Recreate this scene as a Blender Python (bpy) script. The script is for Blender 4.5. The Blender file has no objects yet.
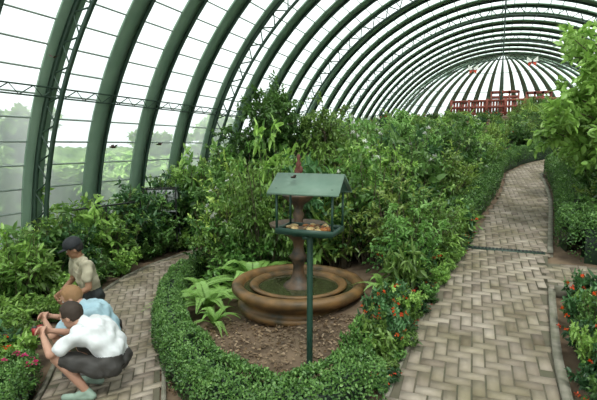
import bpy, bmesh, math, random
import numpy as np
from mathutils import Vector, Matrix
rng=np.random.default_rng(7); random.seed(7)
scn=bpy.context.scene
try: scn.view_settings.view_transform='Standard'
except Exception: pass
COL=scn.collection

# ---------------- materials ----------------
def newmat(name):
    m=bpy.data.materials.new(name); m.use_nodes=True
    nt=m.node_tree; nt.nodes.clear()
    out=nt.nodes.new('ShaderNodeOutputMaterial'); return m,nt,out
def pbr(name,c1,c2=None,scale=8,rough=.6,metal=0,bump=0,detail=6,lo=.35,hi=.65):
    m,nt,out=newmat(name); b=nt.nodes.new('ShaderNodeBsdfPrincipled')
    b.inputs['Roughness'].default_value=rough; b.inputs['Metallic'].default_value=metal
    nt.links.new(b.outputs[0],out.inputs[0])
    if c2 is None: c2=tuple(x*.75 for x in c1)
    tc=nt.nodes.new('ShaderNodeTexCoord'); n=nt.nodes.new('ShaderNodeTexNoise')
    n.inputs['Scale'].default_value=scale; n.inputs['Detail'].default_value=detail
    nt.links.new(tc.outputs['Object'],n.inputs['Vector'])
    r=nt.nodes.new('ShaderNodeValToRGB')
    r.color_ramp.elements[0].position=lo; r.color_ramp.elements[1].position=hi
    r.color_ramp.elements[0].color=(*c1,1); r.color_ramp.elements[1].color=(*c2,1)
    nt.links.new(n.outputs['Fac'],r.inputs[0]); nt.links.new(r.outputs[0],b.inputs['Base Color'])
    if bump:
        bp=nt.nodes.new('ShaderNodeBump'); bp.inputs['Strength'].default_value=bump; bp.inputs['Distance'].default_value=.02
        nt.links.new(n.outputs['Fac'],bp.inputs['Height']); nt.links.new(bp.outputs[0],b.inputs['Normal'])
    return m
def leafmat(name,cols,trans=.3,vary=.22,lo=.6,hi=1.4):
    if name.startswith('leaf'): cols=[(a*1.1,b*1.18,c*1.6+.004) for a,b,c in cols]
    m,nt,out=newmat(name)
    a=nt.nodes.new('ShaderNodeAttribute'); a.attribute_name='rnd'
    oi=nt.nodes.new('ShaderNodeObjectInfo')
    ad=nt.nodes.new('ShaderNodeMath'); ad.operation='MULTIPLY_ADD'
    nt.links.new(oi.outputs['Random'],ad.inputs[0]); ad.inputs[1].default_value=vary
    nt.links.new(a.outputs['Fac'],ad.inputs[2])
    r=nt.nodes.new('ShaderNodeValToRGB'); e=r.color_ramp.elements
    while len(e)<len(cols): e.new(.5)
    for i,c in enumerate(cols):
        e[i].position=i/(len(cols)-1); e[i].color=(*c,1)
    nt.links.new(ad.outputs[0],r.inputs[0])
    hs=nt.nodes.new('ShaderNodeHueSaturation')
    mr=nt.nodes.new('ShaderNodeMapRange'); mr.inputs['To Min'].default_value=lo; mr.inputs['To Max'].default_value=hi
    fr=nt.nodes.new('ShaderNodeMath'); fr.operation='FRACT'; mu=nt.nodes.new('ShaderNodeMath'); mu.operation='MULTIPLY'; mu.inputs[1].default_value=7.3
    nt.links.new(oi.outputs['Random'],mu.inputs[0]); nt.links.new(mu.outputs[0],fr.inputs[0]); nt.links.new(fr.outputs[0],mr.inputs['Value'])
    nt.links.new(mr.outputs[0],hs.inputs['Value']); nt.links.new(r.outputs[0],hs.inputs['Color'])
    d=nt.nodes.new('ShaderNodeBsdfPrincipled'); d.inputs['Roughness'].default_value=.38
    d.inputs['Specular IOR Level'].default_value=.5
    t=nt.nodes.new('ShaderNodeBsdfTranslucent'); mx=nt.nodes.new('ShaderNodeMixShader'); mx.inputs[0].default_value=trans
    nt.links.new(hs.outputs[0],d.inputs['Base Color']); nt.links.new(hs.outputs[0],t.inputs['Color'])
    nt.links.new(d.outputs[0],mx.inputs[1]); nt.links.new(t.outputs[0],mx.inputs[2]); nt.links.new(mx.outputs[0],out.inputs[0])
    return m
M={}
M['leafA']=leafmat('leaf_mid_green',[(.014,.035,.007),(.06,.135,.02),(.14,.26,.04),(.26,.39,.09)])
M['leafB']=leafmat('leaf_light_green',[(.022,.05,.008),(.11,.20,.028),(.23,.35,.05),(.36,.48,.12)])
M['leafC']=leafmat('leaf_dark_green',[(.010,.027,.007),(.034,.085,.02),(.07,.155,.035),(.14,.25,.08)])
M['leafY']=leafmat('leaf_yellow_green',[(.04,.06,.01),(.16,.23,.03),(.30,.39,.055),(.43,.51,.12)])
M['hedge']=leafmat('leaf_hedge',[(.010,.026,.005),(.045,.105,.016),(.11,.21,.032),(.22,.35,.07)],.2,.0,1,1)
M['fern']=leafmat('leaf_fern',[(.11,.23,.03),(.24,.40,.06),(.35,.52,.12)],.35,lo=.9,hi=1.1)
M['red']=leafmat('petal_red',[(.5,.03,.015),(.75,.09,.02),(.8,.2,.03)],.25)
M['pink']=leafmat('petal_pink',[(.55,.03,.15),(.75,.08,.25)],.25)
M['white']=leafmat('petal_white',[(.6,.6,.55),(.8,.8,.75)],.25)
M['stem']=pbr('stem_bark',(.07,.05,.03),(.12,.10,.06),20,.8)
M['soil']=pbr('soil_with_moss',(.08,.05,.03),(.2,.135,.085),3.5,.95,bump=.8,detail=12)
M['rib']=pbr('green_painted_steel',(.15,.235,.17),(.19,.28,.205),2,.5)
M['ribdark']=pbr('dark_green_steel',(.018,.045,.03),(.03,.06,.04),2,.5)
M['purlin']=pbr('grey_green_aluminium',(.2,.25,.22),(.26,.3,.27),2,.5)
M['wire']=pbr('black_iron',(.012,.014,.014),(.03,.03,.03),5,.6)
M['mortar']=pbr('path_mortar',(.15,.125,.09),(.10,.095,.06),6,.95)
M['curb']=pbr('concrete_curb',(.26,.235,.19),(.14,.135,.09),9,.9,bump=.3)
M['stone']=pbr('weathered_fountain_stone',(.25,.13,.045),(.05,.036,.016),5,.5,bump=.5,lo=.3,hi=.68)
M['bronze']=pbr('dark_bronze_stone',(.11,.06,.03),(.03,.025,.018),10,.5,bump=.4)
M['rust']=pbr('rust_red_paint',(.30,.07,.045),(.18,.05,.035),4,.7)
M['roofp']=pbr('feeder_green_paint',(.12,.20,.15),(.16,.24,.18),6,.5)
M['postp']=pbr('post_green_paint',(.012,.045,.03),(.02,.06,.04),6,.45)
M['wood']=pbr('tray_wood',(.12,.06,.03),(.2,.11,.05),12,.7)
M['fruit1']=pbr('banana_flesh',(.6,.45,.2),(.35,.2,.08),30,.5)
M['fruit2']=pbr('orange_fruit',(.45,.17,.04),(.25,.08,.02),30,.5)
M['skin']=pbr('skin',(.50,.28,.2),(.44,.23,.16),8,.5)
M['skinb']=pbr('skin_tan',(.33,.17,.1),(.28,.14,.08),8,.5)
def brickmat():
    m,nt,out=newmat('paving_brick')
    a=nt.nodes.new('ShaderNodeAttribute'); a.attribute_name='rnd'
    r=nt.nodes.new('ShaderNodeValToRGB'); e=r.color_ramp.elements
    e[0].color=(.22,.17,.135,1); e[1].color=(.46,.385,.315,1)
    e.new(.5).color=(.34,.28,.225,1)
    tc=nt.nodes.new('ShaderNodeTexCoord'); n=nt.nodes.new('ShaderNodeTexNoise'); n.inputs['Scale'].default_value=2.2; n.inputs['Detail'].default_value=8
    nt.links.new(tc.outputs['Object'],n.inputs['Vector'])
    r2=nt.nodes.new('ShaderNodeValToRGB'); r2.color_ramp.elements[0].position=.35; r2.color_ramp.elements[1].position=.6
    r2.color_ramp.elements[0].color=(.62,.62,.48,1); r2.color_ramp.elements[1].color=(1,1,1,1)
    nt.links.new(n.outputs['Fac'],r2.inputs[0]); nt.links.new(a.outputs['Fac'],r.inputs[0])
    mu=nt.nodes.new('ShaderNodeMixRGB'); mu.blend_type='MULTIPLY'; mu.inputs[0].default_value=1
    nt.links.new(r.outputs[0],mu.inputs[1]); nt.links.new(r2.outputs[0],mu.inputs[2])
    b=nt.nodes.new('ShaderNodeBsdfPrincipled'); b.inputs['Roughness'].default_value=.8
    nt.links.new(mu.outputs[0],b.inputs['Base Color']); nt.links.new(b.outputs[0],out.inputs[0]); return m
M['brick']=brickmat()
def panelmat():
    m,nt,out=newmat('translucent_roof_sheet')
    tr=nt.nodes.new('ShaderNodeBsdfTransparent'); tr.inputs[0].default_value=(.84,.9,.88,1)
    tl=nt.nodes.new('ShaderNodeBsdfTranslucent')
    tc=nt.nodes.new('ShaderNodeTexCoord'); n=nt.nodes.new('ShaderNodeTexNoise'); n.inputs['Scale'].default_value=.9; n.inputs['Detail'].default_value=6
    mp=nt.nodes.new('ShaderNodeMapping'); mp.inputs['Scale'].default_value=(1,1,.35)
    nt.links.new(tc.outputs['Object'],mp.inputs[0]); nt.links.new(mp.outputs[0],n.inputs['Vector'])
    r=nt.nodes.new('ShaderNodeValToRGB'); r.color_ramp.elements[0].position=.35; r.color_ramp.elements[1].position=.65
    r.color_ramp.elements[0].color=(.42,.50,.45,1); r.color_ramp.elements[1].color=(.82,.88,.84,1)
    nt.links.new(n.outputs['Fac'],r.inputs[0]); nt.links.new(r.outputs[0],tl.inputs[0])
    mx=nt.nodes.new('ShaderNodeMixShader'); mx.inputs[0].default_value=.45
    nt.links.new(tr.outputs[0],mx.inputs[1]); nt.links.new(tl.outputs[0],mx.inputs[2]); nt.links.new(mx.outputs[0],out.inputs[0]); return m
M['panel']=panelmat()
def watermat():
    m,nt,out=newmat('murky_water'); b=nt.nodes.new('ShaderNodeBsdfPrincipled')
    b.inputs['Base Color'].default_value=(.045,.05,.022,1); b.inputs['Roughness'].default_value=.08
    n=nt.nodes.new('ShaderNodeTexNoise'); n.inputs['Scale'].default_value=9
    bp=nt.nodes.new('ShaderNodeBump'); bp.inputs['Strength'].default_value=.35; bp.inputs['Distance'].default_value=.02
    nt.links.new(n.outputs['Fac'],bp.inputs['Height']); nt.links.new(bp.outputs[0],b.inputs['Normal']); nt.links.new(b.outputs[0],out.inputs[0]); return m
M['water']=watermat()
def flat(name,c,rough=.7): return pbr(name,c,tuple(x*.85 for x in c),15,rough)

# ---------------- mesh builder ----------------
class MB:
    def __init__(s): s.v=[];s.q=[];s.m=[];s.r=[];s.n=0
    def add(s,v,q,mat=0,rnd=.5):
        v=np.asarray(v,float).reshape(-1,3); q=np.asarray(q,int).reshape(-1,4)
        s.v.append(v); s.q.append(q+s.n); s.m.append(np.full(len(q),mat))
        s.r.append(np.full(len(v),rnd) if np.isscalar(rnd) else np.asarray(rnd,float)); s.n+=len(v)
    def mesh(s,name,mats,smooth=False):
        v=np.concatenate(s.v);q=np.concatenate(s.q);mi=np.concatenate(s.m);r=np.concatenate(s.r)
        me=bpy.data.meshes.new(name)
        me.vertices.add(len(v)); me.loops.add(q.size); me.polygons.add(len(q))
        me.vertices.foreach_set('co',v.astype(np.float32).ravel())
        me.loops.foreach_set('vertex_index',q.astype(np.int32).ravel())
        me.polygons.foreach_set('loop_start',np.arange(0,q.size,4,dtype=np.int32))
        me.update(calc_edges=True)
        me.polygons.foreach_set('material_index',mi.astype(np.int32))
        if smooth: me.polygons.foreach_set('use_smooth',np.ones(len(q),bool))
        at=me.attributes.new('rnd','FLOAT','POINT'); at.data.foreach_set('value',r.astype(np.float32))
        for m in mats: me.materials.append(m)
        me.update(); return me
    def obj(s,name,mats,smooth=False,parent=None,loc=(0,0,0)):
        o=bpy.data.objects.new(name,s.mesh(name,mats,smooth)); COL.objects.link(o); o.location=loc
        if parent: o.parent=parent
        return o
def empty(name,loc=(0,0,0),rz=0):
    e=bpy.data.objects.new(name,None); e.empty_display_size=.2; e.location=loc; e.rotation_euler=(0,0,rz); COL.objects.link(e); return e
BOXQ=[(0,3,2,1),(4,5,6,7),(0,1,5,4),(1,2,6,5),(2,3,7,6),(3,0,4,7)]
def box(mb,c,s,rz=0,mat=0,rnd=.5):
    sx,sy,sz=[a/2 for a in s]
    p=np.array([(-sx,-sy,-sz),(sx,-sy,-sz),(sx,sy,-sz),(-sx,sy,-sz),(-sx,-sy,sz),(sx,-sy,sz),(sx,sy,sz),(-sx,sy,sz)])
    cr,sr=math.cos(rz),math.sin(rz); q=p.copy(); q[:,0]=p[:,0]*cr-p[:,1]*sr; q[:,1]=p[:,0]*sr+p[:,1]*cr
    mb.add(q+np.array(c),BOXQ,mat,rnd)
def tube(mb,pts,rad,sides=6,mat=0,rnd=.3):
    pts=np.asarray(pts,float);K=len(pts); rad=np.broadcast_to(rad,(K,)) if np.ndim(rad)<=1 else rad
    t=np.gradient(pts,axis=0); t/=np.linalg.norm(t,axis=1)[:,None]+1e-9
    up=np.where(np.abs(t[:,2:3])>.9,np.array([[1.,0,0]]),np.array([[0,0,1.]]))
    if np.abs(t[:,2]).max()>.9: up=np.tile([[1.,.03,0]],(K,1)) if np.abs(t[:,0]).max()<.95 else np.tile([[0,1.,0]],(K,1))
    a=np.cross(t,up); a/=np.linalg.norm(a,axis=1)[:,None]+1e-9; b=np.cross(t,a)
    th=np.arange(sides)/sides*2*np.pi
    V=pts[:,None]+rad[:,None,None]*(a[:,None]*np.cos(th)[None,:,None]+b[:,None]*np.sin(th)[None,:,None])
    q=[]
    for k in range(K-1):
        for j in range(sides):
            j2=(j+1)%sides; q.append((k*sides+j,k*sides+j2,(k+1)*sides+j2,(k+1)*sides+j))
    mb.add(V.reshape(-1,3),q,mat,rnd)
def lathe(mb,prof,seg=48,mat=0,c=(0,0,0)):
    prof=np.array(prof,float);K=len(prof); th=np.arange(seg)/seg*2*np.pi
    V=np.stack([prof[:,0:1]*np.cos(th),prof[:,0:1]*np.sin(th),np.repeat(prof[:,1:2],seg,1)],-1)+np.array(c)
    q=[(k*seg+j,k*seg+(j+1)%seg,(k+1)*seg+(j+1)%seg,(k+1)*seg+j) for k in range(K-1) for j in range(seg)]
    mb.add(V.reshape(-1,3),q,mat)
def ell(mb,c,r,mat=0,seg=12,rings=8,rnd=.5):
    a=np.linspace(-math.pi/2,math.pi/2,rings+1); a[0]+=.02;a[-1]-=.02
    th=np.arange(seg)/seg*2*np.pi
    V=np.stack([np.cos(a)[:,None]*np.cos(th)*r[0],np.cos(a)[:,None]*np.sin(th)*r[1],np.repeat(np.sin(a)[:,None],seg,1)*r[2]],-1)+np.array(c)
    q=[(k*seg+j,k*seg+(j+1)%seg,(k+1)*seg+(j+1)%seg,(k+1)*seg+j) for k in range(rings) for j in range(seg)]
    mb.add(V.reshape(-1,3),q,mat,rnd)
def leaves(mb,P,D,L,W,mat=0,rnd=None,fold=.15,droop=.15,N=None):
    n=len(P); D=D/(np.linalg.norm(D,axis=1)[:,None]+1e-9)
    if N is None: N=np.array([[0,0,1.]])+rng.normal(0,.45,(n,3))
    S=np.cross(D,N); S/=np.linalg.norm(S,axis=1)[:,None]+1e-9; N=np.cross(S,D)
    L=np.broadcast_to(L,(n,))[:,None]; W=np.broadcast_to(W,(n,))[:,None]
    f=fold*W
    V=np.stack([P,P+.3*L*D+.5*W*S+f*N,P+.7*L*D+.4*W*S+f*N-droop*.4*L*N,P+L*D-droop*L*N,
                P+.7*L*D-.4*W*S+f*N-droop*.4*L*N,P+.3*L*D-.5*W*S+f*N],1)
    b=np.arange(n)[:,None]*6
    q=np.concatenate([b+np.array([[0,1,2,3]]),b+np.array([[0,3,4,5]])],0)
    if rnd is None: rnd=rng.uniform(0,.8,n)
    mb.add(V.reshape(-1,3),q,mat,np.repeat(rnd,6))
def unit(n):
    d=rng.normal(0,1,(n,3)); return d/np.linalg.norm(d,axis=1)[:,None]

# ---------------- terrain ----------------
def G(x,y):
    x=np.asarray(x,float);y=np.asarray(y,float); yy=np.clip(y,-3,28)
    s=np.where(yy<16,.085*yy,1.36+.2*(yy-16))
    w=np.clip((x+4)/3.2,0,1); w=np.maximum(w,np.clip((y-12)/10,0,1))
    return s*w-.25*(1-w)
def g(x,y): return float(G(x,y))
xs=np.linspace(-7.8,7.8,150); ys=np.linspace(-5.2,38,300)
X,Y=np.meshgrid(xs,ys); Z=G(X,Y)+.012*np.sin(X*7+Y*3)*np.cos(Y*6-X*2)-.02
mb=MB(); nx=len(xs)
idx=np.arange(len(ys)*nx).reshape(len(ys),nx)
mb.add(np.stack([X,Y,Z],-1).reshape(-1,3),np.stack([idx[:-1,:-1],idx[:-1,1:],idx[1:,1:],idx[1:,:-1]],-1).reshape(-1,4))
mb.obj('floor',[M['soil']],True)
hy=np.linspace(-40,110,200)
mb=MB()
def HZ(X,Y):
    A=np.abs(X)-7.8
    return -.5+np.clip(A-2.5,0,14)*.1+(.45*np.sin(X*.9+Y*.7)+.4*np.sin(X*2.1-Y*1.6)+.3*np.sin(Y*3.1+X))*np.clip(A/5,0,1)
for part in (np.linspace(-60,-7.8,120),np.linspace(7.8,60,60)):
    X,Y=np.meshgrid(part,hy); Z=HZ(X,Y)
    idx=np.arange(X.size).reshape(X.shape)
    mb.add(np.stack([X,Y,Z],-1).reshape(-1,3),np.stack([idx[:-1,:-1],idx[:-1,1:],idx[1:,1:],idx[1:,:-1]],-1).reshape(-1,4))
mb.obj('hillside',[pbr('hillside_greenery',(.03,.07,.015),(.15,.24,.07),1.2,.95,detail=10)],True)

# ---------------- vault ----------------
R=7.5; Y0,Y1=-5.0,30.0
vault=empty('greenhouse_vault')
def arcpt(t,r,y): return np.stack([-np.cos(t)*r,np.full_like(t,y),np.sin(t)*r],-1)
def rib(mb,y,w,ri,ro,mat=0):
    t=np.radians(np.arange(-3,183.1,3)); K=len(t)
    V=np.stack([arcpt(t,ri,y-w/2),arcpt(t,ri,y+w/2),arcpt(t,ro,y+w/2),arcpt(t,ro,y-w/2)],1)
    q=[(k*4+j,k*4+(j+1)%4,(k+1)*4+(j+1)%4,(k+1)*4+j) for k in range(K-1) for j in range(4)]
    mb.add(V.reshape(-1,3),q,mat)
mb=MB(); RY=np.arange(-4.55,30.1,1.235)
for i,y in enumerate(RY):
    rib(mb,y,.36,R-.05,R-.005)
mb.obj('ribs',[M['rib']],parent=vault)
mb=MB()
for i,y in enumerate(RY):
    if i%4==0:
        rib(mb,y,.05,R-.42,R-.36); rib(mb,y,.05,R-.13,R-.055)
        t=np.radians(np.arange(-2,182,2.0))
        for k in range(len(t)-1):
            a=arcpt(t[k:k+1],R-.39 if k%2 else R-.09,y)[0]; b=arcpt(t[k+1:k+2],R-.09 if k%2 else R-.39,y)[0]
            tube(mb,[a,b],[.016,.016],4)
    else:
        rib(mb,y+.16,.025,R-.13,R-.055)
mb.obj('lattice_arches',[M['ribdark']],parent=vault)
mb=MB()
for a in np.arange(1,179.5,3.15):
    t=math.radians(a); r=R-.02
    tube(mb,[(-math.cos(t)*r,Y0,math.sin(t)*r),(-math.cos(t)*r,Y1,math.sin(t)*r)],[.016,.016],4)
mb.obj('purlins',[M['purlin']],parent=vault)
mb=MB()
for t0 in (math.radians(23),math.radians(157)):
    for dr,da in ((.14,0),(.14,.022)):
        t=t0+da; tube(mb,[(-math.cos(t)*(R-dr),Y0,math.sin(t)*(R-dr)),(-math.cos(t)*(R-dr),Y1,math.sin(t)*(R-dr))],[.014,.014],5)
    n=int((Y1-Y0)/.2)
    for k in range(n):
        ta,tb=(t0,t0+.022) if k%2 else (t0+.022,t0)
        tube(mb,[(-math.cos(ta)*(R-.14),Y0+k*.2,math.sin(ta)*(R-.14)),(-math.cos(tb)*(R-.14),Y0+k*.2+.2,math.sin(tb)*(R-.14))],[.009,.009],4)
box(mb,(0,(Y0+Y1)/2,R-.22),(.06,Y1-Y0,.12))
mb.obj('lattice_girders',[M['ribdark']],parent=vault)
mb=MB(); tube(mb,[(0,17,R-.2),(0,17,3.75)],[.022,.022],8); tube(mb,[(0,17,3.75),(0,17,3.6)],[.05,.03],8); mb.obj('hanging_rod',[M['ribdark']],parent=vault)
mb=MB(); t=np.radians(np.arange(-3,183.1,3)); yy=np.arange(Y0,Y1+.1,1.0)
V=np.stack([arcpt(t,R,y) for y in yy],0); idx=np.arange(V.shape[0]*V.shape[1]).reshape(V.shape[:2])
mb.add(V.reshape(-1,3),np.stack([idx[:-1,:-1],idx[:-1,1:],idx[1:,1:],idx[1:,:-1]],-1).reshape(-1,4))
ph=np.radians(np.linspace(0,180,37)); el=np.radians(np.linspace(0,89.5,19))
P_,E_=np.meshgrid(ph,el)
V=np.stack([-np.cos(P_)*np.cos(E_)*R,Y1+np.sin(P_)*np.cos(E_)*R,np.sin(E_)*R],-1); idx=np.arange(P_.size).reshape(P_.shape)
mb.add(V.reshape(-1,3),np.stack([idx[:-1,:-1],idx[:-1,1:],idx[1:,1:],idx[1:,:-1]],-1).reshape(-1,4))
mb.obj('roof_sheets',[M['panel']],True,parent=vault)
mb=MB()
for p in np.radians(np.arange(0,180.1,9)):
    e=np.radians(np.linspace(0,88,24)); w=.17
    c=np.stack([-np.cos(p)*np.cos(e),np.sin(p)*np.cos(e),np.sin(e)],-1); tang=np.array([np.sin(p),np.cos(p),0])
    wv=(w*np.clip(np.cos(e)*1.3,.12,1))[:,None]*tang[None]
    o_=np.array([0,Y1,0])
    V=np.stack([c*(R-.1)-wv+o_,c*(R-.1)+wv+o_,c*(R-.01)+wv+o_,c*(R-.01)-wv+o_],1)
    q=[(k*4+j,k*4+(j+1)%4,(k+1)*4+(j+1)%4,(k+1)*4+j) for k in range(23) for j in range(4)]
    mb.add(V.reshape(-1,3),q)
for e in np.radians([20,30,40,50,65]):
    p=np.linspace(0,math.pi,40); tube(mb,np.stack([-np.cos(p)*np.cos(e)*(R-.03),Y1+np.sin(p)*np.cos(e)*(R-.03),np.full_like(p,np.sin(e)*(R-.03))],-1),np.full(40,.02),4)
mb.obj('apse_ribs',[M['rib']],parent=vault)
mb=MB(); t=np.radians(np.linspace(0,180,31))
A=arcpt(t,R,Y0); B=A.copy(); B[:,2]=-.4; V=np.stack([A,B],1)
mb.add(V.reshape(-1,3),[(2*k,2*k+1,2*k+3,2*k+2) for k in range(30)])
mb.obj('wall_back',[M['panel']])
mb=MB()
for sx in (-1,1): box(mb,(sx*7.5,12.5,-.2),(.16,35,.34))
mb.obj('trim_1',[M['curb']])

# ---------------- paths ----------------
def catmull(pts,n=12):
    p=np.array(pts,float); p=np.vstack([2*p[0]-p[1],p,2*p[-1]-p[-2]]); out=[]
    for i in range(1,len(p)-2):
        for u in np.linspace(0,1,n,endpoint=False):
            out.append(.5*((2*p[i])+(-p[i-1]+p[i+1])*u+(2*p[i-1]-5*p[i]+4*p[i+1]-p[i+2])*u*u+(-p[i-1]+3*p[i]-3*p[i+1]+p[i+2])*u**3))
    out.append(p[-2]); return np.array(out)
def pdist(x,y,line):
    P=np.array([x,y]); a=line[:-1];b=line[1:]; d=b-a; t=np.clip(((P-a)*d).sum(1)/((d*d).sum(1)+1e-9),0,1)
    return float(np.min(np.linalg.norm(a+d*t[:,None]-P,axis=1)))
pathR=catmull([(-.12,-4.5),(-.1,0),(-.07,3.3),(-.04,4.5),(.17,7.05),(.54,10.8),(.66,13.2),(.72,14.8),(1.2,16.3),(2.4,17.4),(4.2,17.9),(6.2,18)])
pathL=catmull([(-.9,-.6),(-1.9,1.2),(-3.0,2.6),(-4.0,3.75),(-4.9,4.9),(-5.45,6.1),(-5.6,7.6),(-5.2,9.5)])
pathB=np.array([(.3,6.1),(6.5,6.1)])
def widthR(y): return np.interp(y,[-5,3,7,11,16,30],[.57,.57,.53,.48,.42,.4])
def strip(mb,line,hw,dz,mat=0):
    t=np.gradient(line,axis=0); t/=np.linalg.norm(t,axis=1)[:,None]; n=np.stack([-t[:,1],t[:,0]],1)
    hw=np.broadcast_to(hw,(len(line),))[:,None]; cs=[-1,-.5,0,.5,1]
    V=[]
    for c in cs:
        p=line+n*hw*c; V.append(np.column_stack([p,G(p[:,0],p[:,1])+dz]))
    V=np.stack(V,1); idx=np.arange(V.shape[0]*5).reshape(-1,5)
    mb.add(V.reshape(-1,3),np.stack([idx[:-1,:-1],idx[:-1,1:],idx[1:,1:],idx[1:,:-1]],-1).reshape(-1,4),mat)
def bricks(mb,line,hwf,rot,bbox,excl=None):
    w=.1; c,s=math.cos(rot),math.sin(rot); x0,x1,y0,y1=bbox
    m=int(max(x1-x0,y1-y0)*1.0/w)+4; cx,cy=(x0+x1)/2,(y0+y1)/2
    for i in range(-m,m):
        for j in range(-m,m):
            k=(i-j)%4
            if k==0: lx,ly,a,b=(i+1)*w,(j+.5)*w,2*w,w
            elif k==3: lx,ly,a,b=(i+.5)*w,(j+1)*w,w,2*w
            else: continue
            x=cx+lx*c-ly*s; y=cy+lx*s+ly*c
            if not(x0<x<x1 and y0<y<y1): continue
            if pdist(x,y,line)>hwf(y)-.03: continue
            if excl and excl(x,y): continue
            a-=.010;b-=.010; h=rng.normal(0,.0015)
            cor=[]
            for (ux,uy,sh) in [(-1,-1,0),(1,-1,0),(1,1,0),(-1,1,0),(-1,-1,1),(1,-1,1),(1,1,1),(-1,1,1)]:
                ins=.003*sh; px=ux*(a/2-ins);py=uy*(b/2-ins); X_=x+px*c-py*s; Y_=y+px*s+py*c
                cor.append((X_,Y_,g(X_,Y_)+(.018+h if sh else -.01)))
            mb.add(cor,BOXQ,0,float(np.clip(rng.normal(.5 if k==0 else .42,.2),0,1)))
def path_obj(name,line,hwf,rot,bbox,excl=None):
    e=empty(name); mb=MB(); strip(mb,line,np.array([hwf(y) for y in line[:,1]]),.008); mb.obj('mortar_bed',[M['mortar']],parent=e)
    mb=MB(); bricks(mb,line,hwf,rot,bbox,excl); mb.obj('bricks',[M['brick']],parent=e)
path_obj('brick_path',pathR,lambda y:float(widthR(y)),math.radians(3),(-1.2,4.5,1.5,19))
path_obj('brick_path.001',pathL,lambda y:.52,math.radians(40),(-6.4,-1,1.2,9))
path_obj('brick_path.002',pathB,lambda y:.5,0,(.3,4.5,5.5,6.7),lambda x,y:pdist(x,y,pathR)<widthR(y)+.02)
def curb(name,line,h=.05,w=.07):
    mb=MB(); pts=np.column_stack([line,G(line[:,0],line[:,1])])
    t=np.gradient(line,axis=0); t/=np.linalg.norm(t,axis=1)[:,None]; n=np.column_stack([-t[:,1],t[:,0],np.zeros(len(t))])
    up=np.array([0,0,1.]); V=np.stack([pts-n*w/2-up*.03,pts+n*w/2-up*.03,pts+n*w/2+up*h,pts-n*w/2+up*h],1)
    K=len(pts); q=[(k*4+j,k*4+(j+1)%4,(k+1)*4+(j+1)%4,(k+1)*4+j) for k in range(K-1) for j in range(4)]
    q+=[(0,1,2,3),((K-1)*4+3,(K-1)*4+2,(K-1)*4+1,(K-1)*4)]
    mb.add(V.reshape(-1,3),q); mb.obj(name,[M['curb']])
def offs(line,d):
    t=np.gradient(line,axis=0); t/=np.linalg.norm(t,axis=1)[:,None]; return line+np.stack([-t[:,1],t[:,0]],1)*(d if np.isscalar(d) else np.asarray(d)[:,None])
wr=np.array([widthR(y) for y in pathR[:,1]])
R1=offs(pathR,-(wr+.03)); curb('path_curb',R1[(R1[:,1]<5.6)],.06,.065); curb('path_curb',R1[(R1[:,1]>6.75)&(R1[:,1]<15)],.03)
L1=offs(pathR,(wr+.025)); curb('path_curb',L1[L1[:,1]<8],.012,.04)
curb('path_curb',offs(pathL,-.555),.03,.04); curb('path_curb',offs(pathL,.555),.03,.04)
curb('path_curb',np.array([(.64,5.53),(1.5,5.53),(3,5.53),(4.6,5.53)]),.1,.09)
mb=MB()
for k in range(22):
    x=-.38+k*.048; y=7.0; box(mb,(x,y,g(x,y)+.026),(.028,.1,.014))
box(mb,(.12,7.0,g(.12,7)+.01),(1.08,.13,.03),0,1); mb.obj('drain_grate',[M['wire'],M['ribdark']])

# ---------------- plants ----------------
def shrub_mesh(name,ns,h,spread,nt,nl,ll,lw,mat,flower=None,nf=0,droop=.2,up=.6,fs=.03):
    mb=MB()
    for i in range(ns):
        az=rng.uniform(0,6.283); rr=spread*math.sqrt(rng.uniform(0.02,1)); hh=h*rng.uniform(.5,1)*(1-.3*(rr/spread)**2)
        if i<3: hh*=1.18
        b=np.array([math.cos(az)*rr*.25,math.sin(az)*rr*.25,-.05]); tip=np.array([math.cos(az)*rr,math.sin(az)*rr,hh])
        u=np.linspace(0,1,5)[:,None]; mid=b+(tip-b)*np.array([[.35,.35,.6]]); pts=(1-u)**2*b+2*u*(1-u)*mid+u*u*tip
        tube(mb,pts,np.linspace(.011,.003,5)*(h**.5),3,1)
        tt=rng.uniform(.22,1,nt); tw=np.stack([np.interp(tt,u[:,0],pts[:,k]) for k in range(3)],-1)
        td=unit(nt); td[:,2]=np.abs(td[:,2])*up; tl=rng.uniform(.1,.26,nt)*min(h,1.4)
        for k in range(nt):
            s=np.linspace(.1,1,nl); P=tw[k]+td[k]*(tl[k]*s)[:,None]-np.array([0,0,.1])*((s**2)*tl[k])[:,None]
            D=td[k]*.6+unit(nl)*.9; D[:,2]-=droop*.5
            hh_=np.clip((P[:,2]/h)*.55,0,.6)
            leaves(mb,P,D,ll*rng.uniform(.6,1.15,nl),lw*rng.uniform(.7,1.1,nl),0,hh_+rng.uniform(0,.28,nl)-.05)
        if flower and i<nf:
            for q_ in range(2):
                c=pts[-1]+unit(1)[0]*.1*q_; n=14; D=unit(n); D[:,2]=np.abs(D[:,2])
                leaves(mb,np.repeat(c[None],n,0)+D*.015,D,fs,fs*.75,2,rng.uniform(0,.8,n))
    mats=[M[mat],M['stem']]+([M[flower]] if flower else [])
    return mb.mesh(name,mats)
S={}
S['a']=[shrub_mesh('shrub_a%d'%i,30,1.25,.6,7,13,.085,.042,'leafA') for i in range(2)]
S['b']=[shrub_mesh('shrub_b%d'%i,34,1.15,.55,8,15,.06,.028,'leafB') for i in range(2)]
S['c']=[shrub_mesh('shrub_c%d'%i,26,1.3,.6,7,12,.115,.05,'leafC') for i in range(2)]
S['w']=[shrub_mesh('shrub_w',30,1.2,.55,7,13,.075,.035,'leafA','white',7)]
S['y']=[shrub_mesh('shrub_y',22,1.3,.5,7,12,.08,.032,'leafY',up=1.2)]
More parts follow.
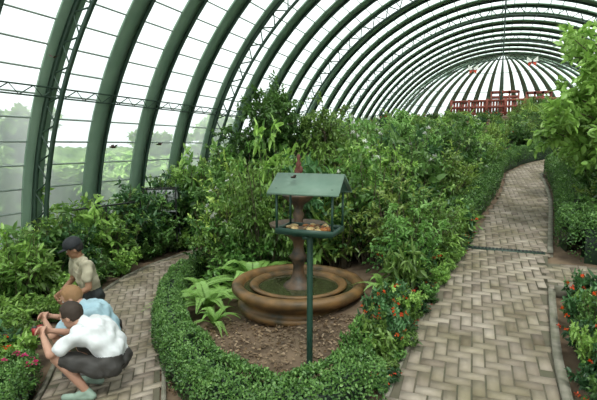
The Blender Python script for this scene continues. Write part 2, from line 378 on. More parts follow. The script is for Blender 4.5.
S['g']=[shrub_mesh('shrub_g',16,1.2,.5,5,7,.2,.085,'leafA',droop=.5),shrub_mesh('shrub_g2',16,1.2,.5,5,8,.17,.06,'leafB',droop=.6)]
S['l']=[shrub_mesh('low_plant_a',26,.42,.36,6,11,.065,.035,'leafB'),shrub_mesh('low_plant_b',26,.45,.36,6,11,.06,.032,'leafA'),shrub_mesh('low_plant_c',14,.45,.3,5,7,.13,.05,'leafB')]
S['f']=[shrub_mesh('flower_plant_red',22,.48,.36,6,10,.085,.036,'leafC','red',6,fs=.026)]
S['fp']=[shrub_mesh('flower_plant_pink',24,.45,.36,6,11,.07,.034,'leafA','pink',14)]
def inst(me,name,x,y,sc,sz=None,parent=None,rz=None):
    o=bpy.data.objects.new(name,me); COL.objects.link(o); o.location=(x,y,g(x,y)); o.rotation_euler=(random.uniform(-.06,.06),random.uniform(-.06,.06),random.uniform(0,6.28) if rz is None else rz)
    o.scale=(sc,sc,sz or sc); o.parent=parent; return o
def depth(x,y): return -.4*x+.916*y
bedC=empty('central_bed_shrubs'); bedL=empty('left_bed_shrubs'); bedR=empty('right_bed_shrubs')
HB={'a':1.2,'b':1.1,'c':1.25,'w':1.15,'y':1.25,'g':1.15,'l':.42,'f':.46,'fp':.44}
fx,fy=-2.22,5.08
def put(kind,x,y,H,par,wd=None):
    me=random.choice(S[kind]); sz=H/HB[kind]; sc=wd or min(max(sz,.75),1.2)
    nm={'a':'leafy_shrub','b':'leafy_shrub','c':'broadleaf_shrub','w':'white_flower_shrub','y':'yellow_green_shrub','g':'large_leaf_shrub','l':'low_plant','f':'red_flower_plant','fp':'pink_flower_plant'}[kind]
    inst(me,nm,x,y,sc,sz,par)
y=5.0
while y<27.5:
    sp=.48 if y<10 else (.6 if y<17 else .85)
    x=-6.9 if y>9 else -4.7
    while x<(.4 if y<16.5 else 1.6):
        px,py=x+random.uniform(-.22,.22),y+random.uniform(-.22,.22)
        x+=sp
        dR=pdist(px,py,pathR)-widthR(py); dL=pdist(px,py,pathL)-.5
        if dR<.55 or dL<.5: continue
        if math.hypot(px-fx,py-fy)<1.4: continue
        if py<6.2 and px<-2.9: continue
        if py<6.0 and px>-1.6: continue
        if abs(px)>6.9: continue
        d=depth(px,py)
        zt=np.interp(d,[4,5,6,7,8,10,14,20,28],[.8,1.0,1.35,1.85,2.15,2.55,2.7,3.05,4.0])
        H=zt-g(px,py)+random.uniform(-.7,.25)
        H*=min(1,max(.4,.35+dR/1.6)); H=min(max(H,.45),2.35)
        if py>8 and px<-4.6: H=min(H,1.3+random.uniform(0,.5))
        k=random.choice(['a','b','c','b','w','y','g','g','y','a']) if H>.65 else random.choice(['l','l','f','b'])
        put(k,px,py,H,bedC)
    y+=sp
for i in range(60):
    py=random.uniform(3.4,8); c=pathR[np.argmin(abs(pathR[:,1]-py))][0]-widthR(py)
    px=c-random.uniform(.2,.8)
    if py<4.9: px=c-random.uniform(.14,.38)
    if math.hypot(px-fx,py-fy)<1.3: continue
    H=random.uniform(.3,.5)+.3*(c-px)
    if py<4.9: put(random.choice(['l','f','l']),px,py,random.uniform(.25,.42),bedC,.55)
    else: put(random.choice(['l','l','f','b','g','y']) ,px,py,H,bedC,.7)
for i in range(34):
    py=3.2+i*.14; c=pathR[np.argmin(abs(pathR[:,1]-py))][0]-widthR(py)
    put(random.choice(['l','l','f']),c-random.uniform(.04,.16),py,random.uniform(.1,.2),bedC,random.uniform(.28,.42))
for (px,py,H) in [(-.95,5.1,.6),(-1.0,5.5,.95),(-.95,6.0,1.05),(-1.35,6.3,1.35),(-3.0,6.6,1.5),(-3.6,6.4,1.3),(-4.0,6.1,.7),(-2.2,6.65,1.5),(-1.7,6.7,1.6)]:
    put(random.choice(['a','b','g','y']) if H>.6 else 'l',px,py,H,bedC,None if H>.6 else .75)
y=1.6
while y<13:
    x=-7.05
    while x<-3.0:
        px,py=x+random.uniform(-.15,.15),y+random.uniform(-.15,.15); x+=.42
        dL=pdist(px,py,pathL)-.52
        j=np.argmin(np.linalg.norm(pathL-np.array([px,py]),axis=1))
        if dL<.28 or (py<9 and px>pathL[j][0]): continue
        if math.hypot(px+3.9,py-2.45)<.3: continue
        d=depth(px,py); H=np.interp(d,[3.5,4.5,6,8,10,12,16],[.32,.42,.6,.95,1.35,1.8,2.1])+random.uniform(-.15,.2)
        if px<-6.2: H+=.25
        if dL<.6: H=min(H,.5)
        if -6.0<px<-4.4 and 3.2<py<4.6: H=min(H,.34)
        k=random.choice(['a','b','c','g','y','g']) if H>.6 else random.choice(['l','l','l','l','f'])
        put(k,px,py,H,bedL)
    y+=.42
put('fp',-4.0,2.35,.42,bedL); put('fp',-4.4,2.3,.4,bedL); put('fp',-4.15,2.6,.4,bedL)
for i in range(34):
    px=random.uniform(1.0,2.6);py=random.uniform(1.9,5.15); put(random.choice(['f','f','l','l']),px,py,random.uniform(.35,.6),bedR)
for i,(px,py) in enumerate([(.78,2.9),(.78,3.15),(.79,3.4),(.79,3.65),(.80,3.9),(.80,4.15),(.82,4.4),(.84,4.7),(.86,5.0),(.85,5.25),(1.05,3.1),(1.05,3.6),(1.1,4.1),(1.15,4.6),(1.15,5.1)]): put('f' if i%2 else 'l',px,py,random.uniform(.3,.5),bedR,.62)
y=6.95
while y<27:
    x=1.2
    while x<6.8:
        px,py=x+random.uniform(-.2,.2),y+random.uniform(-.2,.2); x+=.55 if y<14 else .8
        dR=pdist(px,py,pathR)-widthR(py)
        if dR<.75 or abs(py-6.95)<.35: continue
        H=min(.7+(dR-.6)*1.3,2.3)+random.uniform(-.3,.3)
        if py>15: H=min(H,1.1)
        put(random.choice(['a','b','y','g','y']),px,py,max(H,.5),bedR)
    y+=.55 if y<14 else .8
for k in range(14):
    px=random.uniform(3,6.5); py=random.uniform(2,5.2); put('a',px,py,1.1,bedR)
def tree(name,x,y,h,cr,ll,lw,mat,trunk=.05,nb=16,z0=.35,nk=15):
    mb=MB(); top=np.array([.1,.05,h*.88])
    u=np.linspace(0,1,6)[:,None]; tp=u*top+np.array([[.05,.0,0]])*np.sin(u*3); tube(mb,tp,np.linspace(trunk,trunk*.3,6),7,1)
    for i in range(nb):
        t=z0+(1-z0)*(i+.5)/nb; s=np.array([np.interp(t,u[:,0],tp[:,k]) for k in range(3)])
        d=unit(1)[0]; d[2]=abs(d[2])*.9+.15; d/=np.linalg.norm(d); L=cr*rng.uniform(.6,1.15)*(1-.35*t); e=s+d*L
        m=(s+e)/2+np.array([0,0,.12]); v=np.linspace(0,1,5)[:,None]; bp=(1-v)**2*s+2*v*(1-v)*m+v*v*e
        tube(mb,bp,np.linspace(trunk*.4,.005,5),4,1)
        for k in range(nk):
            tt=rng.uniform(.2,1); c=np.array([np.interp(tt,v[:,0],bp[:,q]) for q in range(3)]); dd=unit(1)[0]; tl=rng.uniform(.15,.4); n=16
            s_=np.linspace(.1,1,n)[:,None]; P=c+dd*tl*s_-np.array([0,0,.12])*s_**2*tl*2; D=dd*.6+unit(n); D[:,2]-=.2
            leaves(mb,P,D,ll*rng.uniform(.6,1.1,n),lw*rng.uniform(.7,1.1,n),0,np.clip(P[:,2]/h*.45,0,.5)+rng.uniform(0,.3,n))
    return mb.obj(name,[M[mat],M['stem']],loc=(x,y,g(x,y)-.03))
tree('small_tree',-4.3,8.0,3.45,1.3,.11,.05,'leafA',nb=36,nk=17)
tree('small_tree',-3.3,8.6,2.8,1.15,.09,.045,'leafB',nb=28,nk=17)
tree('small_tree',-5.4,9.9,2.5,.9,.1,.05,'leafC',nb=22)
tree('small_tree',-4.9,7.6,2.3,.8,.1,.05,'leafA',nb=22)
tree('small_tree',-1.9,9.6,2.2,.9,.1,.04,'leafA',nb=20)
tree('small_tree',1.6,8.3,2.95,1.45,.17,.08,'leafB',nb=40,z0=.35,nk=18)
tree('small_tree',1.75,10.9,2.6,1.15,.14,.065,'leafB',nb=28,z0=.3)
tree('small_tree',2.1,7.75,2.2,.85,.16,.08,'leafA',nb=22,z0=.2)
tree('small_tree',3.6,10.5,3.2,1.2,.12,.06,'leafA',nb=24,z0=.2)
ot=tree('outdoor_tree',-11.5,6,3.4,2.0,.3,.16,'leafB',.12,34,.12,16); ot.location.z=float(HZ(-11.5,6))-.25
for (x,y,s) in [(-12.5,2,1.0),(-11.3,9.5,.85),(-12,13,1.0),(-14,16.5,1.1),(-13.5,5,1.15),(-15,10,1.2),(-12.5,20,1.0),(-12.0,-.5,.9),(-16,24,1.2),(-10.6,3.8,.7),(-10.6,7.6,.7)]:
    o=bpy.data.objects.new('outdoor_tree',ot.data); COL.objects.link(o); o.location=(x,y,float(HZ(x,y))-.3); o.rotation_euler=(0,0,random.uniform(0,6)); o.scale=(s,s,s*.8)
def hedge(name,line,w,h,leaf=.026,dens=5200,wig=.02):
    line=np.array(line,float); seg=np.linalg.norm(np.diff(line,axis=0),axis=1); cum=np.concatenate([[0],np.cumsum(seg)]); Ln=cum[-1]
    t_=np.gradient(line,axis=0); t_/=np.linalg.norm(t_,axis=1)[:,None]
    mb=MB(); th=np.linspace(0,math.pi,9); prof=[(np.sign(math.cos(a))*abs(math.cos(a))**.55*w/2*.85,(abs(math.sin(a))**.5)*h*.9) for a in th]
    V=[]
    for i in range(len(line)):
        n=np.array([-t_[i][1],t_[i][0]]); sc=.6 if i in(0,len(line)-1) else 1
        for (a,b) in prof:
            p=line[i]+n*a*sc; V.append((p[0],p[1],g(p[0],p[1])-.02+b*(.8 if sc<1 else 1)))
    V=np.array(V); idx=np.arange(len(V)).reshape(-1,9)
    mb.add(V,np.stack([idx[:-1,:-1],idx[:-1,1:],idx[1:,1:],idx[1:,:-1]],-1).reshape(-1,4),0,0.0)
    n=int(Ln*(w+2*h)*dens); s=rng.uniform(-w*.35,Ln+w*.35,n); sc_=np.clip(s,0,Ln)
    cx=np.interp(sc_,cum,line[:,0]); cy=np.interp(sc_,cum,line[:,1]); tx=np.interp(sc_,cum,t_[:,0]); ty=np.interp(sc_,cum,t_[:,1])
    q=np.hypot(tx,ty); tx/=q;ty/=q
    over=s-sc_; fac=np.sqrt(np.clip(1-(over/(w*.42))**2,0,1))
    a=np.arccos(rng.uniform(-1,1,n)) ; a=np.where(rng.random(n)<.5,a,rng.uniform(0,math.pi,n))
    lump=1+wig*2.5*np.sin(s*7)+wig*2*np.sin(s*17+a*3)+rng.normal(0,.035,n)
    ox=np.sign(np.cos(a))*np.abs(np.cos(a))**.55*w/2*fac*lump; oz=np.abs(np.sin(a))**.5*h*lump*(.6+.4*fac)
    px=cx-ty*ox+tx*over; py=cy+tx*ox+ty*over; P=np.stack([px,py,G(px,py)+oz],-1)
    out=np.stack([-ty*np.cos(a)+tx*over/w*2,tx*np.cos(a)+ty*over/w*2,np.sin(a)],-1)
    D=out*.7+unit(n)*.9
    cl=.5+.5*np.sin(px*23+py*11)*np.sin(py*19-px*7)
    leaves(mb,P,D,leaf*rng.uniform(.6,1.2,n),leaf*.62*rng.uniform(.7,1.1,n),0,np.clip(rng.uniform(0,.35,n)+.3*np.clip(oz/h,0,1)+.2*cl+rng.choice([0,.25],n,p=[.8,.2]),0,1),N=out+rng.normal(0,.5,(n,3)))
    return mb.obj(name,[M['hedge']])
HC=catmull([(-.8,2.98),(-1.12,2.64),(-1.6,2.62),(-2.3,3.05),(-3.3,3.93),(-4.2,5.05),(-4.7,5.95),(-4.85,7.2)],8)
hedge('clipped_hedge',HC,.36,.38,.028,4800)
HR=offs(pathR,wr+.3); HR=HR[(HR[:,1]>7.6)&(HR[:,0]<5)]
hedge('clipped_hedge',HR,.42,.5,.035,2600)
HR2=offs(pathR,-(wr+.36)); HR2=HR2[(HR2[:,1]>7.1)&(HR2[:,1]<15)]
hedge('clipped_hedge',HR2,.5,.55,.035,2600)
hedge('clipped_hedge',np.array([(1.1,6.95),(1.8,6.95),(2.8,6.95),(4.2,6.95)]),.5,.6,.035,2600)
hedge('clipped_hedge',catmull([(-3.35,1.75),(-3.75,2.3),(-4.15,2.75)],5),.34,.34)
def fern(name,x,y,n,L,mat='fern',pin=.085):
    mb=MB(); K=64
    for i in range(n):
        az=i/n*6.283*1.0+rng.uniform(-.25,.25); ln=L*rng.uniform(.7,1.1); u=np.linspace(0,1,K); el=rng.uniform(.75,1.35)
        r=ln*u*math.cos(el)*1.25*(1+.25*u); z=ln*(math.sin(el)*1.25*u-.85*u*u)+.03
        P=np.stack([r*math.cos(az),r*math.sin(az),z],-1); tube(mb,P[::3],np.linspace(.005,.002,len(P[::3])),3,0,.3)
        t=np.gradient(P,axis=0); t/=np.linalg.norm(t,axis=1)[:,None]; s=np.cross(t,[0,0,1.]); s/=np.linalg.norm(s,axis=1)[:,None]
        pl=(pin*np.minimum(1,(1-u)*1.6+.05)*np.minimum(1,u*5+.25)+.006)*ln/.7
        base=rng.uniform(0,.5)
        for sg in (-1,1):
            leaves(mb,P[4:],(s*sg+t*.25)[4:],pl[4:]*rng.uniform(.85,1.1,K-4),.0105*ln/.7,0,base+rng.uniform(0,.35,K-4),N=-np.cross(s,t)[4:],droop=.12,fold=0)
    return mb.obj(name,[M[mat]],loc=(x,y,g(x,y)))
fern('fern',-3.45,4.85,24,.78,pin=.085); fern('fern',-3.85,5.45,20,.75,pin=.08); fern('fern',-3.25,5.75,22,1.0,pin=.10); fern('fern',-3.0,4.35,14,.45,pin=.07); fern('fern',-2.6,6.6,14,.9); fern('fern',-6.6,3.6,14,.8); fern('fern',-1.15,5.1,12,.45); fern('fern',-6.1,5.3,12,.55)
mb=MB(); n=1700; P=np.column_stack([rng.uniform(-3.2,-.85,n),rng.uniform(2.9,4.6,n),np.zeros(n)]); P[:,2]=G(P[:,0],P[:,1])
D=unit(n); D[:,2]*=.15; leaves(mb,P,D,.05*rng.uniform(.4,1.2,n),.025,0,rng.uniform(0,1,n))
mb.obj('leaf_litter',[leafmat('dry_leaf',[(.06,.035,.02),(.17,.11,.06),(.26,.18,.11)],.1)])

# ---------------- fountain ----------------
F=empty('garden_fountain',(fx,fy,g(fx,fy)-.01))
mb=MB()
lathe(mb,[(.02,-.03),(.74,-.03),(.76,.03),(.73,.06),(.69,.08),(.72,.13),(.79,.18),(.83,.22),(.83,.27),(.80,.295),(.73,.30),(.70,.28),(.69,.24),(.66,.15),(.02,.14)],64)
lathe(mb,[(.55,.15),(.57,.235),(.61,.262),(.58,.28),(.53,.27),(.50,.24),(.49,.15)],56)
mb.obj('basin',[M['stone']],True,F)
mb=MB(); lathe(mb,[(.001,.228),(.3,.228),(.69,.228)],48); mb.obj('water',[M['water']],True,F)
mb=MB(); lathe(mb,[(.2,.14),(.2,.22),(.16,.27),(.11,.3),(.08,.37),(.065,.48),(.09,.56),(.12,.6),(.08,.65),(.06,.72),(.075,.8),(.15,.87),(.28,.93),(.35,.99),(.36,1.02),(.33,1.02),(.24,.96),(.1,.94),(.07,.97),(.055,1.06),(.075,1.13),(.05,1.18),(.07,1.25),(.14,1.30),(.20,1.36),(.205,1.385),(.18,1.38),(.08,1.34),(.045,1.37),(.04,1.45),(.065,1.5),(.04,1.56),(.001,1.57)],40)
mb.obj('tiered_pedestal',[M['bronze']],True,F)
mb=MB(); lathe(mb,[(.001,1.55),(.05,1.56),(.035,1.62),(.02,1.68),(.03,1.72),(.034,1.76),(.015,1.79),(.022,1.82),(.022,1.85),(.001,1.88)],16)
ell(mb,(.03,0,1.68),(.03,.02,.05)); ell(mb,(-.03,0,1.66),(.025,.02,.045)); mb.obj('finial',[flat('terracotta',(.13,.04,.025))],True,F)

# ---------------- feeder ----------------
px,py=-1.39,3.42; gz=g(px,py)
E=empty('butterfly_feeder',(px,py,gz),math.radians(2))
zt,ze,zr=1.39-gz,1.725-gz,1.86-gz
mb=MB(); tube(mb,[(0,0,-.05),(0,0,zt)],[.026,.026],12); box(mb,(0,0,zt-.03),(.3,.05,.03)); box(mb,(0,0,zt-.03),(.05,.24,.03)); box(mb,(0,0,.0),(.12,.12,.03)); mb.obj('post',[M['postp']],parent=E)
mb=MB(); box(mb,(0,0,zt),(.47,.30,.018))
for s in(-1,1): box(mb,(0,s*.15,zt+.02),(.49,.014,.045)); box(mb,(s*.24,0,zt+.02),(.014,.30,.045))
mb.obj('tray',[M['postp']],parent=E)
mb=MB()
for sx in(-1,1):
    for sy in(-1,1): box(mb,(sx*.235,sy*.145,(zt+ze)/2+.02),(.016,.016,ze-zt+.03))
for s in(-1,1): box(mb,(0,s*.145,ze+.01),(.47,.014,.018)); box(mb,(s*.235,0,ze+.01),(.014,.29,.018))
mb.obj('corner_posts',[M['postp']],parent=E)
mb=MB()
hx_=.30; hy_=.19
for s in (-1,1):
    a=[(-hx_,s*hy_,ze-.01),(hx_,s*hy_,ze-.01),(hx_*.97,0,zr),(-hx_*.97,0,zr)]
    V=np.array(a+[(x,y_,z+.012) for x,y_,z in a]); mb.add(V,BOXQ)
    box(mb,(0,s*hy_,ze-.008),(hx_*2,.008,.018))
mb.obj('roof',[M['roofp']],parent=E)
mb=MB()
for s in(-1,1):
    mb.add([(s*hx_*.9,-hy_*.9,ze),(s*hx_*.9,hy_*.9,ze),(s*hx_*.9,0.002,zr-.01),(s*hx_*.9,-.002,zr-.01)],[(0,1,2,3)])
mb.obj('gable_ends',[M['postp']],parent=E)
mb=MB()
for i in range(26): ell(mb,(rng.uniform(-.18,.18),rng.uniform(-.11,.11),zt+.03),(rng.uniform(.018,.045),rng.uniform(.015,.03),rng.uniform(.012,.03)),int(rng.integers(0,3)),8,5)
lathe(mb,[(.001,zt+.01),(.1,zt+.01),(.13,zt+.03),(.12,zt+.03),(.001,zt+.02)],20,2)
mb.obj('fruit_pieces',[M['fruit1'],M['fruit2'],M['wood']],True,E)

# ---------------- terrace railing ----------------
E=empty('terrace_railing'); mb=MB(); yy_=28.0; gg=g(0,yy_)
for x in np.arange(-2.6,3.3,.95): box(mb,(x,yy_,gg+.4),(.14,.14,1.0))
for z in (.1,.45,.8): box(mb,(.25,yy_,gg+z),(5.8,.08,.13))
for x in np.arange(-2.6,3.15,.16): box(mb,(x,yy_+.02,gg+.42),(.12,.03,.66))
mb.obj('rails',[M['rust']],parent=E)
mb=MB()
for x0,x1,z in((-.5,.9,1.3),(1.3,2.5,1.2)):
    box(mb,((x0+x1)/2,yy_+.6,gg+z),(x1-x0,.1,.16)); box(mb,((x0+x1)/2,yy_+.6,gg+z-.28),(x1-x0,.08,.16))
    for x in np.linspace(x0,x1,4): box(mb,(x,yy_+.6,gg+z/2),(.1,.1,z+.1))
mb.obj('upper_boards',[M['rust']],parent=E)
for (x,y_,z,n) in ((-1.3,24,5.75,0),(1.25,24,5.95,1)):
    E=empty('hanging_butterfly_ornament',(x,y_,z)); mb=MB()
    for s in(-1,1):
        mb.add([(0,0,0),(s*.22,.05,.2),(s*.24,.05,-.02),(s*.07,0,-.06)],[(0,1,2,3)],0); mb.add([(0,0,-.02),(s*.18,.05,-.05),(s*.15,.05,-.24),(s*.03,0,-.14)],[(0,1,2,3)],1)
    ell(mb,(0,0,-.03),(.025,.025,.13),2); tube(mb,[(0,0,.1),(0,0,math.sqrt(R*R-x*x)-z-.05)],[.006,.006],4,2)
    mb.obj('wings',[flat('ornament_white',(.8,.8,.75)),flat('ornament_red',(.6,.08,.04)),M['wire']],parent=E)
def butterfly(x,y,z,rz,s):
    E=empty('butterfly',(x,y,z),rz); mb=MB()
    for k in(-1,1):
        mb.add([(0,0,0),(.02*s,k*.09*s,.06*s),(-.03*s,k*.1*s,.05*s),(-.05*s,k*.03*s,.01*s)],[(0,1,2,3)]); mb.add([(-.02*s,0,0),(-.04*s,k*.07*s,.03*s),(-.1*s,k*.06*s,.02*s),(-.08*s,k*.01*s,0)],[(0,1,2,3)])
    ell(mb,(-.02*s,0,0),(.05*s,.008*s,.008*s)); mb.obj('wings_and_body',[flat('butterfly_brown',(.05,.02,.015))],parent=E)
butterfly(-6.3,6.2,2.05,1.2,1.0); butterfly(-6.2,7.3,2.1,.4,.9); butterfly(-5.7,4.6,3.3,2,.8); butterfly(-1.47,3.3,1.84,.5,.4)
dx,dy=-6.75,7.9
E=empty('display_case',(dx,dy,g(dx,dy)),math.radians(30)); mb=MB()
for sx in(-.34,.34):
    for sy in(-.18,.18): tube(mb,[(sx,sy,0),(sx,sy,1.40)],[.015,.015],6)
for z in(.9,1.40):
    for s in(-1,1): box(mb,(0,s*.18,z),(.7,.02,.025)); box(mb,(s*.34,0,z),(.02,.36,.025))
box(mb,(0,0,.91),(.68,.36,.02),0,1); box(mb,(0,.17,1.15),(.66,.01,.44),0,1); mb.obj('frame',[M['wire'],flat('grey_sheet',(.4,.43,.41))],parent=E)
E=empty('handrail'); mb=MB()
pp=[(-6.9,5.6),(-6.8,6.4),(-6.7,7.2)]
tube(mb,[(x,y_,g(x,y_)+1.2) for x,y_ in pp],[.018]*3,6); tube(mb,[(x,y_,g(x,y_)+.75) for x,y_ in pp],[.012]*3,6)
for x,y_ in pp: tube(mb,[(x,y_,g(x,y_)-.02),(x,y_,g(x,y_)+1.2)],[.016,.016],6)
mb.obj('rails_and_posts',[M['wire']],parent=E)

# ---------------- people ----------------
def person(name,loc,ang,J,headpitch,headyaw,cols,hair,cap=False,cam=False,short_pants=True,scale=1):
    E=empty(name,loc,ang); E.scale=(scale,)*3; bones=[]
    def B(a,b,ra,rb,lab): bones.append((np.array(a,float),np.array(b,float),ra,rb,lab))
    V=lambda k,s=1:np.array([J[k][0],J[k][1]*s,J[k][2]],float)
    def SV(k,side): return np.array(J[k+side],float)
    pel=V('pelvis');wai=V('waist');che=V('chest');nk=V('neck');hd=V('head')
    for s in(1,-1):
        off=lambda w:np.array([0,s*w,0])
        B(pel+off(.075),wai+off(.06),.115,.09,'pants'); B(wai+off(.06),che+off(.08),.095,.10,'shirt')
        side='L' if s>0 else 'R'; sh=SV('shoulder',side); el_=SV('elbow',side); ha=SV('hand',side)
        B(che+off(.08),sh,.095,.058,'shirt'); B(nk-np.array([0,0,.03]),sh,.05,.056,'shirt')
        mid=sh+(el_-sh)*.6
        B(sh,mid,.056,.056,'shirt'); B(mid,el_,.041,.036,'skin'); fm=el_+(ha-el_)*.4
        B(el_,fm,.036,.034,'skin'); B(fm,ha,.034,.023,'skin')
        fd=(ha-el_); fd/=np.linalg.norm(fd)
        inn=-s*np.array([0,1.,0]); inn-=fd*inn.dot(fd); inn/=np.linalg.norm(inn); spread=np.cross(fd,inn)
        for i,fl in enumerate((.062,.072,.068,.052)):
            o_=spread*(i-1.5)*.019; k0=ha+fd*.085+o_; B(ha+o_*.5,k0,.015,.013,'skin')
            k1=k0+(fd*.8+inn*.6)*fl*.55; k2=k1+(fd*.1+inn)*fl*.5; B(k0,k1,.0095,.009,'skin'); B(k1,k2,.009,.008,'skin')
        t0=ha+fd*.03-spread*.03; t1=t0+(fd*.7-spread*.5+inn*.5)*.04; t2=t1+(fd*.8+inn*.5)*.03; B(ha,t0,.014,.014,'skin');B(t0,t1,.012,.011,'skin');B(t1,t2,.0105,.009,'skin')
        hp=SV('hip',side);kn=SV('knee',side);an=SV('ankle',side);toe=SV('toe',side)
        B(pel+off(.06),hp,.11,.09,'pants')
        if short_pants:
            k8=hp+(kn-hp)*.78; B(hp,k8,.088,.07,'pants'); B(k8,kn,.058,.053,'skin'); cf=kn+(an-kn)*.35+np.array([-.015,0,0]); B(kn,cf,.051,.05,'skin'); B(cf,an,.049,.032,'skin')
        else:
            B(hp,kn,.09,.064,'pants'); cf=kn+(an-kn)*.4; B(kn,cf,.062,.06,'pants'); B(cf,an,.06,.05,'pants')
        if 'kneel' in J:
            heel=an+np.array([-.05,0,.05]); B(an,heel,.036,.034,'shoe'); B(heel,toe,.036,.03,'shoe')
        else:
            heel=an+np.array([-.05,0,-.045]); heel[2]=max(heel[2],.035); B(an,heel,.036,.034,'shoe'); B(heel,toe,.036,.03,'shoe'); B(an,(heel+toe)/2+np.array([0,0,.01]),.036,.036,'shoe')
    B(wai,che,.105,.115,'shirt'); B(che,nk,.11,.055,'shirt'); B(nk,hd-np.array([.02,0,.03]),.052,.05,'skin')
    bm=bmesh.new()
    for a,b,ra,rb,l in bones:
        d=Vector(b-a); L=d.length
        for c,r in((a,ra),(b,rb)): bmesh.ops.create_icosphere(bm,subdivisions=2,radius=r,matrix=Matrix.Translation(Vector(c)))
        if L>1e-4:
            q=d.to_track_quat('Z','Y').to_matrix().to_4x4(); bmesh.ops.create_cone(bm,cap_ends=True,segments=14,radius1=ra,radius2=rb,depth=L,matrix=Matrix.Translation(Vector((a+b)/2))@q)
    HM=Matrix.Translation(Vector(hd))@Matrix.Rotation(headyaw,4,'Z')@Matrix.Rotation(headpitch,4,'Y')
    def hs(c,r): bmesh.ops.create_icosphere(bm,subdivisions=3,radius=1,matrix=HM@Matrix.Translation(c)@Matrix.Diagonal((*r,1)))
    hs((0,0,.02),(.095,.076,.1)); hs((.022,0,-.045),(.068,.058,.07)); hs((.06,0,-.085),(.026,.028,.024)); hs((.094,0,-.022),(.02,.013,.013)); hs((.086,0,-.003),(.011,.009,.026))
    hs((.075,0,.03),(.02,.05,.012)); hs((.082,0,-.056),(.012,.026,.007)); hs((.081,0,-.068),(.011,.022,.007))
    for s in(1,-1): hs((-.005,s*.077,-.012),(.02,.01,.032))
    me=bpy.data.meshes.new('tmp'); bm.to_mesh(me); bm.free(); to=bpy.data.objects.new('tmp',me); COL.objects.link(to)
    md=to.modifiers.new('r','REMESH'); md.mode='VOXEL'; md.voxel_size=.007
    sm=to.modifiers.new('s','SMOOTH'); sm.factor=.5; sm.iterations=3
    dg=bpy.context.evaluated_depsgraph_get(); bme=bpy.data.meshes.new_from_object(to.evaluated_get(dg)); bpy.data.objects.remove(to)
    labs=['skin','shirt','pants','shoe']; bme.materials.clear()
    for l in labs: bme.materials.append(cols[l])
    n=len(bme.polygons); C=np.zeros(n*3); bme.polygons.foreach_get('center',C); C=C.reshape(-1,3); best=np.full(n,1e9); lab=np.zeros(n,int)
    for a,b,ra,rb,l in bones:
        d=b-a; t=np.clip(((C-a)@d)/(d@d+1e-9),0,1); ds=np.linalg.norm(C-(a+t[:,None]*d),axis=1)-(ra+(rb-ra)*t)
        k=ds<best; best[k]=ds[k]; lab[k]=labs.index(l)
    ds=np.linalg.norm(C-np.array(hd),axis=1)-.1; k=(ds<best); lab[k]=0
    vc=np.zeros(len(bme.vertices)*3); bme.vertices.foreach_get('co',vc); vc=vc.reshape(-1,3); vn=np.zeros(len(vc)*3); bme.vertices.foreach_get('normal',vn); vn=vn.reshape(-1,3)
    lv=np.zeros(len(vc),bool)
    for p,l in zip(bme.polygons,lab):
        if l in(1,2):
            for vi in p.vertices: lv[vi]=True
    f=.007*np.sin(vc[:,0]*38+vc[:,2]*27+np.sin(vc[:,1]*21)*2)+.006*np.sin(vc[:,1]*47-vc[:,2]*35)+.008
    vc[lv]+=vn[lv]*f[lv][:,None]; bme.vertices.foreach_set('co',vc.ravel())
    bme.polygons.foreach_set('material_index',lab.astype(np.int32)); bme.polygons.foreach_set('use_smooth',np.ones(n,bool)); bme.update()
    bo=bpy.data.objects.new('body',bme); COL.objects.link(bo); bo.parent=E
    bm=bmesh.new(); bmesh.ops.create_icosphere(bm,subdivisions=4,radius=1)
    for v in bm.verts:
        p=v.co.copy(); nz=.06*math.sin(p.x*19+p.z*7)*math.sin(p.y*17)+.03*math.sin(p.z*40+p.y*31); v.co=Vector((p.x*.103-.006,p.y*.086,p.z*.108+.022))*(1+nz*.6)
    bmesh.ops.delete(bm,geom=[v for v in bm.verts if (v.co.x>.045 and v.co.z<.065) or (v.co.x>-.02 and v.co.z<.0) or v.co.z<-.055],context='VERTS')
    hm=bpy.data.meshes.new('hair'); bm.to_mesh(hm); bm.free(); hm.materials.append(hair)
    for p in hm.polygons:p.use_smooth=True
    ho=bpy.data.objects.new('hair',hm); COL.objects.link(ho); ho.parent=E; ho.matrix_local=HM
    mb=MB()
    for s in(1,-1): ell(mb,(.083,s*.029,.006),(.009,.013,.008),0,10,6); ell(mb,(.0905,s*.029,.006),(.003,.006,.006),1,8,6)
    for s in(1,-1): ell(mb,(.09,s*.03,.027),(.006,.02,.004),1,8,4)
    eo=mb.obj('eyes_and_brows',[flat('eye_white',(.7,.68,.65)),flat('eye_dark',(.03,.02,.015))],True,E); eo.matrix_local=HM
    mb=MB(); ell(mb,(.09,0,-.062),(.006,.022,.006),0,10,5); lo=mb.obj('lips',[flat('lips',(.4,.16,.13))],True,E); lo.matrix_local=HM
    if cap:
        mb=MB(); prof=[(.108,.035),(.11,.06),(.1,.1),(.075,.13),(.035,.148),(.001,.152)]; lathe(mb,prof,28)
        th=np.linspace(-1.1,1.1,13); V_=[]
        for a in th: V_+= [(.1*math.cos(a),.1*math.sin(a)*.95,.045),((.1+.085*math.cos(a*1.2))*math.cos(a),.105*math.sin(a),.03)]
        mb.add(V_,[(2*k,2*k+1,2*k+3,2*k+2) for k in range(12)]); V2=[(x,y_,z+.006) for x,y_,z in V_]; mb.add(V2,[(2*k,2*k+1,2*k+3,2*k+2) for k in range(12)])
        co=mb.obj('baseball_cap',[flat('cap_black',(.012,.014,.018))],True,E); co.matrix_local=HM
    if cam:
        c=(np.array(J['handL'])+np.array(J['handR']))/2+np.array([.085,0,.03]); mb=MB(); box(mb,c,(.035,.1,.065)); box(mb,c+np.array([0,.03,.036]),(.03,.03,.012),0,1)
        tube(mb,[c+np.array([.01,0,0]),c+np.array([.05,0,0])],[.024,.022],14,1); mb.obj('compact_camera',[flat('camera_red',(.35,.03,.03),.3),M['wire']],parent=E)
    return E
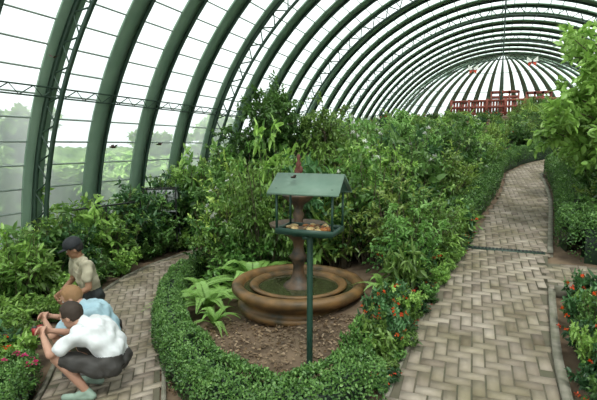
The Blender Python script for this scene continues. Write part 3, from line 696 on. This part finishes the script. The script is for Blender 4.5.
sq=dict(pelvis=(-.22,0,.31),waist=(-.22,0,.42),chest=(-.1,0,.57),neck=(.05,0,.655),head=(.15,0,.715),
 shoulderL=(.02,.18,.59),shoulderR=(.02,-.18,.59),elbowL=(.2,.25,.46),elbowR=(.23,-.2,.46),handL=(.4,.05,.53),handR=(.4,-.05,.54),
 hipL=(-.17,.11,.29),hipR=(-.17,-.11,.29),kneeL=(.19,.19,.41),kneeR=(.22,-.17,.42),ankleL=(-.03,.13,.085),ankleR=(.04,-.13,.085),toeL=(.16,.16,.032),toeR=(.23,-.15,.032))
p1=(-3.26,2.80); p2=(-3.74,3.19); p3=(-4.57,3.86)
person('crouching_man',(p1[0],p1[1],g(*p1)+.02),math.radians(198),sq,.35,0,dict(skin=M['skin'],shirt=flat('white_tshirt',(.72,.73,.75)),pants=flat('dark_grey_shorts',(.055,.05,.047)),shoe=flat('green_white_trainers',(.3,.4,.33))),flat('dark_brown_hair',(.035,.02,.012)),cam=True)
sq2=dict(sq); sq2.update(head=(.13,0,.765),neck=(.03,0,.69),chest=(-.11,0,.60),shoulderL=(0,.18,.63),shoulderR=(0,-.18,.63))
person('crouching_man',(p2[0],p2[1],g(*p2)+.02),math.radians(200),sq2,.5,.2,dict(skin=M['skin'],shirt=flat('light_blue_tshirt',(.36,.52,.6)),pants=flat('olive_shorts',(.1,.1,.06)),shoe=flat('grey_trainers',(.2,.2,.2))),flat('ginger_blond_hair',(.3,.16,.07)))
kn=dict(kneel=1,pelvis=(-.12,0,.47),waist=(-.1,0,.60),chest=(-.04,0,.81),neck=(.01,0,.98),head=(.055,0,1.10),
 shoulderL=(-.01,.19,.93),shoulderR=(-.01,-.19,.93),elbowL=(.0,.26,.66),elbowR=(.02,-.25,.66),handL=(.2,.13,.54),handR=(.21,-.11,.56),
 hipL=(-.1,.1,.44),hipR=(-.1,-.1,.44),kneeL=(.07,.16,.07),kneeR=(.07,-.16,.07),ankleL=(-.33,.13,.06),ankleR=(-.33,-.13,.06),toeL=(-.39,.13,.035),toeR=(-.39,-.13,.035))
person('kneeling_man_in_cap',(p3[0],p3[1],g(*p3)+.02),math.radians(247),kn,.4,-.4,dict(skin=M['skinb'],shirt=flat('khaki_shirt',(.44,.39,.28)),pants=flat('black_trousers',(.02,.025,.025)),shoe=flat('black_boots',(.02,.018,.015))),flat('black_hair',(.015,.012,.01)),cap=True,short_pants=False)

# ---------------- light, camera ----------------
w=bpy.data.worlds.new('overcast'); scn.world=w; w.use_nodes=True; bg=w.node_tree.nodes['Background']; bg.inputs[0].default_value=(.95,.97,1,1); bg.inputs[1].default_value=1.85
sun=bpy.data.lights.new('sun','SUN'); sun.energy=5.8; sun.color=(1,.97,.92); sun.angle=math.radians(12); so=bpy.data.objects.new('sun',sun); COL.objects.link(so); so.rotation_euler=(math.radians(25),math.radians(15),0)
cd=bpy.data.cameras.new('camera'); co=bpy.data.objects.new('camera',cd); COL.objects.link(co); cd.sensor_width=36; cd.lens=27.4
co.location=(0,0,2.1); co.rotation_euler=(math.radians(90-6.9),0,math.radians(23.6)); cd.clip_end=300; cd.clip_start=.05
scn.camera=co
